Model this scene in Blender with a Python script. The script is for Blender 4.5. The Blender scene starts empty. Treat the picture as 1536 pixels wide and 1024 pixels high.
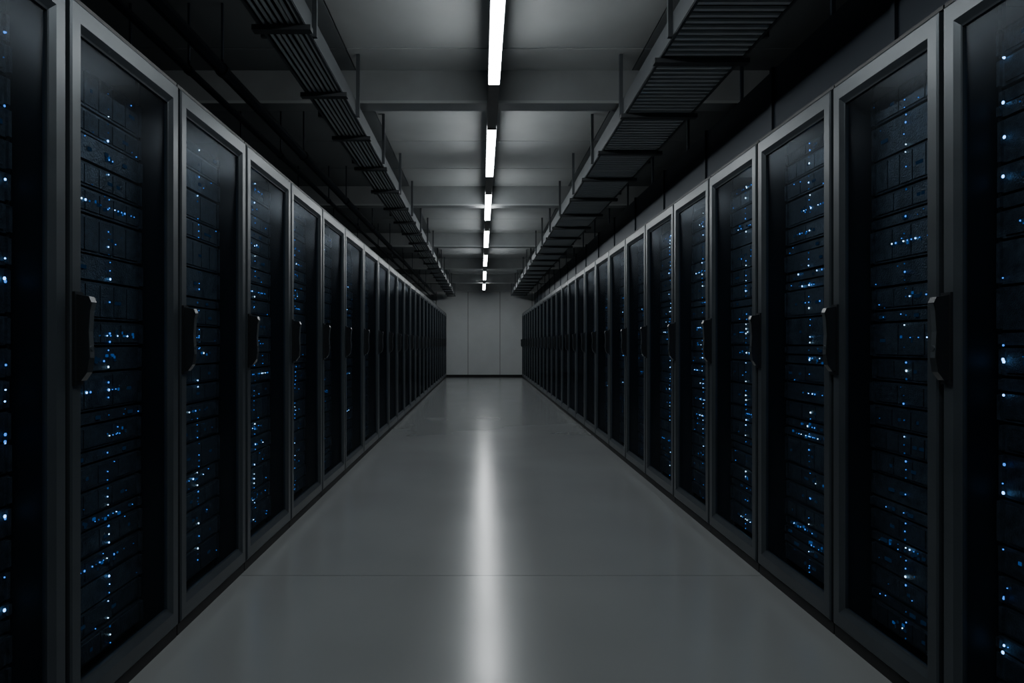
import bpy, bmesh, math, random
from mathutils import Vector
random.seed(11)
H=1.165
Y0,Y1=-3.0,23.0
XL,XR=-1.2,1.4
WL,WR=-2.75,2.95
CEIL=3.2

# ---------------- materials ----------------
def mat(name,col,rough=.5,metal=0,spec=.5,noise=None,bump=None,detail=6):
    m=bpy.data.materials.new(name); m.use_nodes=True
    nt=m.node_tree; b=nt.nodes['Principled BSDF']
    b.inputs['Base Color'].default_value=(*col,1)
    b.inputs['Roughness'].default_value=rough
    b.inputs['Metallic'].default_value=metal
    b.inputs['Specular IOR Level'].default_value=spec
    tc=nt.nodes.new('ShaderNodeTexCoord')
    if noise:
        sc,amt=noise
        n=nt.nodes.new('ShaderNodeTexNoise'); n.inputs['Scale'].default_value=sc
        n.inputs['Detail'].default_value=detail
        nt.links.new(tc.outputs['Object'],n.inputs['Vector'])
        r=nt.nodes.new('ShaderNodeValToRGB')
        r.color_ramp.elements[0].position=.3; r.color_ramp.elements[1].position=.7
        r.color_ramp.elements[0].color=(*[c*(1-amt) for c in col],1)
        r.color_ramp.elements[1].color=(*[c*(1+amt) for c in col],1)
        nt.links.new(n.outputs['Fac'],r.inputs['Fac'])
        nt.links.new(r.outputs['Color'],b.inputs['Base Color'])
        mr=nt.nodes.new('ShaderNodeMapRange')
        mr.inputs['To Min'].default_value=rough*.85; mr.inputs['To Max'].default_value=min(1,rough*1.15)
        nt.links.new(n.outputs['Fac'],mr.inputs['Value'])
        nt.links.new(mr.outputs['Result'],b.inputs['Roughness'])
    if bump:
        sc,st=bump
        n2=nt.nodes.new('ShaderNodeTexNoise'); n2.inputs['Scale'].default_value=sc
        nt.links.new(tc.outputs['Object'],n2.inputs['Vector'])
        bp=nt.nodes.new('ShaderNodeBump'); bp.inputs['Strength'].default_value=st; bp.inputs['Distance'].default_value=.01
        nt.links.new(n2.outputs['Fac'],bp.inputs['Height'])
        nt.links.new(bp.outputs['Normal'],b.inputs['Normal'])
    return m
def emis(name,col,s,sample=False):
    m=bpy.data.materials.new(name); m.use_nodes=True
    nt=m.node_tree; nt.nodes.clear()
    o=nt.nodes.new('ShaderNodeOutputMaterial'); e=nt.nodes.new('ShaderNodeEmission')
    e.inputs['Color'].default_value=(*col,1); e.inputs['Strength'].default_value=s
    nt.links.new(e.outputs[0],o.inputs[0])
    if not sample: m.cycles.emission_sampling='NONE'
    return m

M_frame=mat('door_frame_paint',(.060,.072,.082),.34,.4,noise=(6,.08))
M_case=mat('rack_case_black',(.008,.010,.012),.5)
M_in=mat('rack_interior',(.005,.007,.009),.6)
M_srv=mat('server_face',(.055,.065,.074),.42,.3,noise=(30,.5),bump=(160,.35))
M_srv2=mat('server_face_mesh',(.034,.042,.050),.55,.2,noise=(60,.5),bump=(300,.5))
M_handle=mat('handle_black',(.03,.034,.038),.28,.4)
M_grip=mat('handle_grip',(.10,.115,.125),.3,.5)
M_plinth=mat('plinth_black',(.004,.004,.005),.6)
# tinted glass
M_glass=bpy.data.materials.new('tinted_glass'); M_glass.use_nodes=True
nt=M_glass.node_tree; nt.nodes.clear()
o=nt.nodes.new('ShaderNodeOutputMaterial'); t=nt.nodes.new('ShaderNodeBsdfTransparent')
g=nt.nodes.new('ShaderNodeBsdfGlossy'); g.inputs['Roughness'].default_value=.22; g.inputs['Color'].default_value=(.5,.55,.6,1)
lw=nt.nodes.new('ShaderNodeLayerWeight'); lw.inputs['Blend'].default_value=.5
pw=nt.nodes.new('ShaderNodeMath'); pw.operation='POWER'; pw.inputs[1].default_value=5
ml=nt.nodes.new('ShaderNodeMath'); ml.operation='MULTIPLY_ADD'; ml.inputs[1].default_value=.10; ml.inputs[2].default_value=.008
cr=nt.nodes.new('ShaderNodeValToRGB')   # tint deepens with the longer path at grazing angles
cr.color_ramp.elements[0].position=0; cr.color_ramp.elements[0].color=(.82,.87,.92,1)
e=cr.color_ramp.elements.new(.70); e.color=(.80,.86,.92,1)
cr.color_ramp.elements[-1].position=.95; cr.color_ramp.elements[-1].color=(.42,.48,.54,1)
nt.links.new(lw.outputs['Facing'],cr.inputs[0]); nt.links.new(cr.outputs[0],t.inputs[0])
mx=nt.nodes.new('ShaderNodeMixShader')
nt.links.new(lw.outputs['Facing'],pw.inputs[0]); nt.links.new(pw.outputs[0],ml.inputs[0])
nt.links.new(ml.outputs[0],mx.inputs[0]); nt.links.new(t.outputs[0],mx.inputs[1]); nt.links.new(g.outputs[0],mx.inputs[2]); nt.links.new(mx.outputs[0],o.inputs[0])
LED=[emis('led_blue_bright',(.18,.50,1),9),emis('led_blue',(.04,.27,1),1.8),
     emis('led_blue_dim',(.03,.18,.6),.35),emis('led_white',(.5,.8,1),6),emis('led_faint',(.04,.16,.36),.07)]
RM=[M_frame,M_case,M_in,M_srv,M_srv2,M_handle,M_plinth,M_glass]+LED+[M_grip]
FRAME,CASE,INN,SRV,SRV2,HAN,PLI,GLA,L0=range(9)
GRIP=13

# ---------------- mesh builder ----------------
class B:
    def __init__(s,f=lambda p:p): s.v=[];s.f=[];s.m=[];s.t=f
    def add(s,vs,fs,m):
        k=len(s.v); s.v+= [s.t(p) for p in vs]
        for f in fs: s.f.append([i+k for i in f]); s.m.append(m)
    def box(s,a,b,m=0):
        x0,y0,z0=a;x1,y1,z1=b
        s.add([(x0,y0,z0),(x1,y0,z0),(x1,y1,z0),(x0,y1,z0),(x0,y0,z1),(x1,y0,z1),(x1,y1,z1),(x0,y1,z1)],
              [(0,3,2,1),(4,5,6,7),(0,1,5,4),(1,2,6,5),(2,3,7,6),(3,0,4,7)],m)
    def tube(s,p,q,r,m=0,n=8):
        p=Vector(p);q=Vector(q);d=(q-p).normalized()
        a=d.orthogonal().normalized();b=d.cross(a)
        vs=[tuple(c+(a*math.cos(i*2*math.pi/n)+b*math.sin(i*2*math.pi/n))*r) for c in(p,q) for i in range(n)]
        fs=[(i,(i+1)%n,n+(i+1)%n,n+i) for i in range(n)]+[tuple(range(n)),tuple(range(n,2*n))]
        s.add(vs,fs,m)
    def obj(s,name,mats):
        me=bpy.data.meshes.new(name); me.from_pydata(s.v,[],s.f)
        for m in mats: me.materials.append(m)
        me.polygons.foreach_set('material_index',s.m)
        bm=bmesh.new(); bm.from_mesh(me); bmesh.ops.recalc_face_normals(bm,faces=bm.faces); bm.to_mesh(me); bm.free()
        ob=bpy.data.objects.new(name,me); bpy.context.collection.objects.link(ob)
        return ob

# ---------------- racks ----------------
RH=2.2
def rack(ya,yb,side):
    W=(yb-ya)-.008
    y0=ya+.004
    if side<0: f=lambda p:(p[2],p[0],p[1])     # (u,v,w)
    else: f=lambda p:(-p[2],p[0],p[1])
    b=B(f)
    # local (u along aisle, v up, w out to aisle)
    def bx(u0,u1,v0,v1,w0,w1,m): b.box((u0,v0,w0),(u1,v1,w1),m)
    D=-1.0; t=.018; FW=-.028
    bx(0,W,0,.045,D,-.012,PLI)
    bx(0,t,.045,RH,D,FW,CASE); bx(W-t,W,.045,RH,D,FW,CASE)
    bx(t,W-t,RH-t,RH,D,FW,CASE); bx(t,W-t,.045,.06,D,FW,CASE)
    bx(t,W-t,.06,RH-t,D,D+.01,CASE)
    # top lip
    bx(.0,W,RH-.012,RH,FW,-.012,CASE)
    # door ring
    u0,u1,v0,v1=.008,W-.008,.052,RH-.018
    sw,rw=.064,.085
    prof=[(0,-.028),(0,-.005),(.08,0),(.70,0),(.93,-.012),(1,-.014),(1,-.028)]
    loops=[]
    for fi,w in prof:
        su=fi*sw; sv=fi*rw
        loops.append([(u0+su,v0+sv,w),(u1-su,v0+sv,w),(u1-su,v1-sv,w),(u0+su,v1-sv,w)])
    vs=[p for l in loops for p in l]; fs=[]
    n=len(loops)
    for i in range(n):
        j=(i+1)%n
        for k in range(4):
            k2=(k+1)%4
            fs.append((i*4+k,i*4+k2,j*4+k2,j*4+k))
    b.add(vs,fs,FRAME)
    # glass
    bx(u0+sw-.004,u1-sw+.004,v0+rw-.004,v1-rw+.004,-.024,-.020,GLA)
    # cavity jambs
    SD=-.112
    su0,su1=.06,W-.085
    bx(t,su0,.06,RH-t,SD-.02,SD-.008,INN); bx(su1,W-t,.06,RH-t,SD-.02,SD-.008,INN)
    bx(W-.07,W-.058,.06,RH-t,SD-.008,FW,INN)
    bx(su0-.012,su0,.06,RH-t,SD-.008,FW,INN)
    bx(su0,su1,.06,RH-t,-.60,-.59,INN)
    v=.10; col=su0+(su1-su0)*random.uniform(.54,.62)
    def led(u,vv,r,k,w):
        n=6
        vs=[(u+r*math.cos(i*math.pi/3),vv+r*math.sin(i*math.pi/3)*1.15,w+.0025) for i in range(n)]
        vs2=[(p[0],p[1],w) for p in vs]
        b.add(vs+vs2,[tuple(range(n))]+[(i,(i+1)%n,n+(i+1)%n,n+i) for i in range(n)],L0+k)
    density=random.uniform(.65,1.05)
    while v<RH-.14:
        hh=random.choice([.044,.088,.088,.088,.088,.132])
        hh=min(hh,RH-.10-v)
        ww=SD+random.uniform(-.006,.004)
        m=SRV if random.random()<.6 else SRV2
        bx(su0+.003,su1-.003,v+.004,v+hh-.004,-.55,ww,m)
        nb=random.choice([0,3,4,6])
        if nb and hh>.06:
            bw=(su1-su0-.05)/nb
            for k in range(nb):
                bx(su0+.025+k*bw+.003,su0+.025+(k+1)*bw-.003,v+.013,v+hh-.013,ww,ww+.004,SRV2 if m==SRV else SRV)
        bx(su0+.003,su0+.016,v+.008,v+hh-.008,ww,ww+.009,SRV); bx(su1-.016,su1-.003,v+.008,v+hh-.008,ww,ww+.009,SRV)
        w=ww+.0045; c=v+hh/2
        # status column: small evenly spaced dots
        nn=max(1,int(hh/.024))
        for k in range(nn):
            if random.random()<.8*density:
                led(col+random.uniform(-.002,.002),v+(k+.5)*hh/nn,random.choice([.0014,.0018,.0024,.0034]),random.choice([0,1,1,2,3,2,1]),w)
        mid=1-min(1,abs(c-1.15)/.95)
        if random.random()<(.10+.75*mid)*density:
            a=random.uniform(su0+.03,col); e=random.uniform(col,su1-.03)
            row=c+random.choice([-.008,0,.008]); k=a
            while k<e:
                if random.random()<.5:
                    led(k,row,random.choice([.0014,.0018,.0024,.0034]),random.choice([0,1,1,1,1,2,2,3]),w)
                k+=.022
            for k in range(random.randint(3,8)):
                uu=random.uniform(a,e); q=random.uniform(.004,.014)
                vv=c+random.uniform(-.012,.012)
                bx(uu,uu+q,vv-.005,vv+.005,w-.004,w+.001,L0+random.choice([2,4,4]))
        for k in range(random.randint(0,3)):
            led(random.uniform(su0+.02,su1-.02),v+.008+random.random()*(hh-.016),random.uniform(.0012,.002),random.choice([1,1,2,2]),w)
        for k in range(2):
            uu=random.uniform(su0+.03,su1-.06); q=random.uniform(.01,.04)
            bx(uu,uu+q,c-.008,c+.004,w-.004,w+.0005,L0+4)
        v+=hh
    if yb<2.5:
     for k in range(18):
        led(su1-.03+random.uniform(-.003,.003),random.uniform(.2,2.05),random.choice([.002,.003,.0042]),random.choice([0,0,1]),SD+.01)
    # handle
    uh=.032 if side<0 else W-.032
    vc=H+.015
    bx(uh-.021,uh+.021,vc-.138,vc+.138,0,.008,HAN)
    P=[(.008,-.125),(.022,-.125),(.040,-.10),(.046,-.06),(.042,.02),(.046,.085),(.052,.107),(.045,.124),(.008,.130)]
    n=len(P); hw=.014
    vs=[(uh-hw,vc+p[1],p[0]) for p in P]+[(uh+hw,vc+p[1],p[0]) for p in P]
    b.add(vs,[tuple(range(n)),tuple(range(n,2*n))]+[(i,(i+1)%n,n+(i+1)%n,n+i) for i in range(n)],HAN)
    # lighter grip insert on the front of the handle
    P2=[(.0455,-.058),(.0415,.02),(.0455,.083),(.0515,.106)]
    vs=[(uh-hw+.003,vc+p[1],p[0]+.0015) for p in P2]+[(uh+hw-.003,vc+p[1],p[0]+.0015) for p in P2]
    b.add(vs,[(i,i+1,5+i,4+i) for i in range(3)],GRIP)
    b.tube((uh,vc-.03,.041),(uh,vc-.03,.048),.008,FRAME)
    ob=b.obj('server_rack',RM)
    ob.location=((XL if side<0 else XR),y0,0)
    return ob
def steps(lst,end,n):
    a=lst[-1]; return lst+[a+(end-a)*(i+1)/n for i in range(n)]
SL=steps([-.92,-.2,.5,1.22,1.94,2.655,3.41,4.21,5.04,5.88,6.82,7.79],22.9,17)
SR=steps([-.6,.05,.7,1.37,2.035,2.667,3.39,4.106,4.86,5.69,6.48,7.33],22.9,18)
for a,c in zip(SL,SL[1:]): rack(a,c,-1)
for a,c in zip(SR,SR[1:]): rack(a,c,1)

# ---------------- room shell ----------------
M_floor=mat('polished_floor',(.255,.268,.270),.205,0,1.0,noise=(.9,.06),detail=2)
M_joint=mat('floor_joint',(.03,.03,.03),.6)
b=B()
b.box((WL,Y0,-.1),(WR,Y1,-.006),1)
ys=[Y0,3.349,Y1]
for a,c in zip(ys,ys[1:]): b.box((WL,a+.0025,-.005),(WR,c-.0025,0),0)
b.obj('floor',[M_floor,M_joint])
M_wall=mat('wall_panel_paint',(.58,.60,.60),.5,noise=(2,.04))
M_dark=mat('dark_wall',(.05,.057,.064),.8)
M_gap=mat('panel_gap',(.05,.05,.05),.8)
b=B(); b.box((WL,Y1+.012,0),(WR,Y1+.1,CEIL),1)
xs=[WL,-1.56,-.46,.644,1.75,WR]
for a,c in zip(xs,xs[1:]): b.box((a+.008,Y1,.0),(c-.008,Y1+.012,CEIL),0)
b.obj('wall_end',[M_wall,M_gap])
b=B(); b.box((WL,Y1-.02,0),(WR,Y1,.09),0); b.obj('baseboard_end',[M_plinth])
b=B(); b.box((WL-.1,Y0,0),(WL,Y1,CEIL)); b.obj('wall_left',[M_dark])
b=B(); b.box((WR,Y0,0),(WR+.1,Y1,CEIL)); b.obj('wall_right',[M_dark])
b=B(); b.box((WL,Y0-.1,0),(WR,Y0,CEIL)); b.obj('wall_back',[M_dark])
M_ceil=mat('ceiling_panel',(.44,.46,.46),.5,noise=(1.5,.12))
M_cshade_back=mat('ceiling_shade_backing',(.17,.185,.195),.8)  # side panels: shade beyond the trays painted into the colour; also joint backing
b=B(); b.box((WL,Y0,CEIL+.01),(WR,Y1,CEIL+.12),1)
y=4.6-1.05*8
while y<Y1:
    a=max(Y0,y)+.008; c=min(Y1,y+1.05)-.008
    b.box((-.93,a,CEIL),(1.12,c,CEIL+.01),0)
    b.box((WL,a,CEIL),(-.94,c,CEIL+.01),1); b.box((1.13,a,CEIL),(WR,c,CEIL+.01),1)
    y+=1.05
b.obj('ceiling',[M_ceil,M_cshade_back])
# beams
M_beam=mat('beam_paint',(.27,.285,.29),.55,noise=(3,.12))
M_flange=mat('beam_flange_paint',(.36,.38,.385),.5,noise=(3,.12))
BB=H+1.78
yb=4.94-3.66*2
while yb<24:
    if yb>22.5: yb=22.78
    b=B()
    b.box((WL,yb+.03,BB+.02),(WR,yb+.13,CEIL))
    b.box((WL,yb,BB),(WR,yb+.17,BB+.02),1)
    b.obj('ceiling_beam',[M_beam,M_flange])
    yb+=3.66

# ---------------- lights ----------------
M_strip=emis('led_diffuser',(.93,.98,1.0),36,True)
M_house=mat('light_housing',(.03,.033,.036),.4,.5)
LX=.085
Z0=H+1.735
HWL=.036
segs=[(-2.1,-.6),(.45,1.95),(2.95,4.47),(5.42,6.94),(7.78,9.4),(10.3,12.05),(13.1,15.0),(16.1,18.2),(19.5,21.6)]
b=B(); b.box((LX-.040,Y0+.05,Z0+.027),(LX+.040,Y1-.25,BB),0)
pe=Y0+.05
for a,c in segs+[(Y1-.25,Y1)]:
    b.box((LX-HWL,pe,Z0+.006),(LX+HWL,a-.011,Z0+.027),0); pe=c+.011
tr=b.obj('light_track',[M_house])
for a,c in segs:
    b=B(); b.box((LX-HWL,a,Z0),(LX+HWL,c,Z0+.026),0)
    b.box((LX-.037,a-.01,Z0-.001),(LX+.037,a,Z0+.026),1); b.box((LX-.037,c,Z0-.001),(LX+.037,c+.01,Z0+.026),1)
    b.obj('linear_light_fixture',[M_strip,M_house])

# ---------------- cable trays ----------------
M_tray=mat('tray_steel',(.09,.10,.11),.45,.4)
M_cable=mat('cable_sheath',(.6,.64,.66),.5)
M_rung=mat('tray_rung',(.05,.055,.06),.5)
M_bed=mat('tray_bed_dark',(.02,.022,.025),.8)
def tray(name,x0,x1,zb,rail,y_s,mode):
    b=B(); ya,yz=-1.0,22.6
    for x,s in((x0,1),(x1,-1)):
        b.box((x-.004,ya,zb),(x+.004,yz,zb+rail),0)
        b.box((min(x,x+s*.016),ya,zb-.004),(max(x,x+s*.016),yz,zb),0)
        b.box((min(x,x+s*.02),ya,zb+rail),(max(x,x+s*.02),yz,zb+rail+.004),0)
    b.box((x0+.004,ya,zb+.045),(x1-.004,yz,zb+.05),3)
    y=y_s
    while y>ya+.9: y-=.9
    while y<yz:
        b.box((x0-.03,y-.026,zb-.03),(x1+.03,y+.026,zb-.004),2); y+=.9
    if mode=='cables':
        n=7
        for i in range(n):
            x=x0+.025+(x1-x0-.05)*i/(n-1)
            r=random.choice([.008,.009,.010]); z=zb+.012
            y=ya+.1; p=(x,y,z)
            while y<yz-.1:
                y2=min(y+1.4,yz-.1); q=(x+random.uniform(-.004,.004),y2,z+random.uniform(-.003,.004))
                b.tube(p,q,r,1,6); p=q; y=y2
    else:
        y=ya+.05
        while y<yz-.05:
            b.box((x0+.004,y-.012,zb+.002),(x1-.004,y+.012,zb+.016),1); y+=.062
    y=4.7-1.22*4
    while y<yz:
        for x in(x0-.016,x1+.016):
            b.box((x-.012,y-.012,zb-.004),(x+.012,y+.012,CEIL),0)
        y+=1.22
    return b.obj(name,[M_tray,M_cable,M_rung,M_bed])
tray('cable_tray',-1.12,-.885,H+1.6,.11,3.36,'cables')
tray('cable_tray',1.0,1.47,H+1.6,.12,3.75,'slats')
# duct above right racks
M_duct=mat('duct_metal',(.022,.032,.046),.5,.4)
b=B(); b.box((1.8,Y0+.05,2.42),(2.45,22.5,2.85))
y=-2
while y<22.5:
    b.box((1.785,y,2.405),(2.465,y+.03,2.865)); 
    b.box((1.83,y+.6,2.85),(1.85,y+.62,CEIL)); b.box((2.4,y+.6,2.85),(2.42,y+.62,CEIL))
    y+=1.22
b.obj('air_duct',[M_duct])
# pipes left
b=B()
for x,z,r in((-1.55,2.80,.035),(-1.75,2.80,.022),(-2.1,2.72,.06)):
    b.tube((x,Y0+.05,z),(x,22.6,z),r,0,12)
    y=-1.5
    while y<22:
        b.box((x-.006,y-.006,z),(x+.006,y+.006,CEIL)); b.tube((x,y-.02,z),(x,y+.02,z),r+.006,0,12); y+=1.83
b.obj('ceiling_pipes',[M_duct])

# ---------------- camera ----------------
cd=bpy.data.cameras.new('camera'); cam=bpy.data.objects.new('camera',cd); bpy.context.collection.objects.link(cam)
cam.location=(0,0,H); cam.rotation_euler=(math.pi/2,0,0)
cd.sensor_width=36; cd.lens=36*1000/1536; cd.shift_x=46/1536; cd.shift_y=3/1536; cd.clip_start=.02
bpy.context.scene.camera=cam
w=bpy.data.worlds.new('world'); bpy.context.scene.world=w; w.use_nodes=True
w.node_tree.nodes['Background'].inputs[0].default_value=(.01,.013,.017,1)
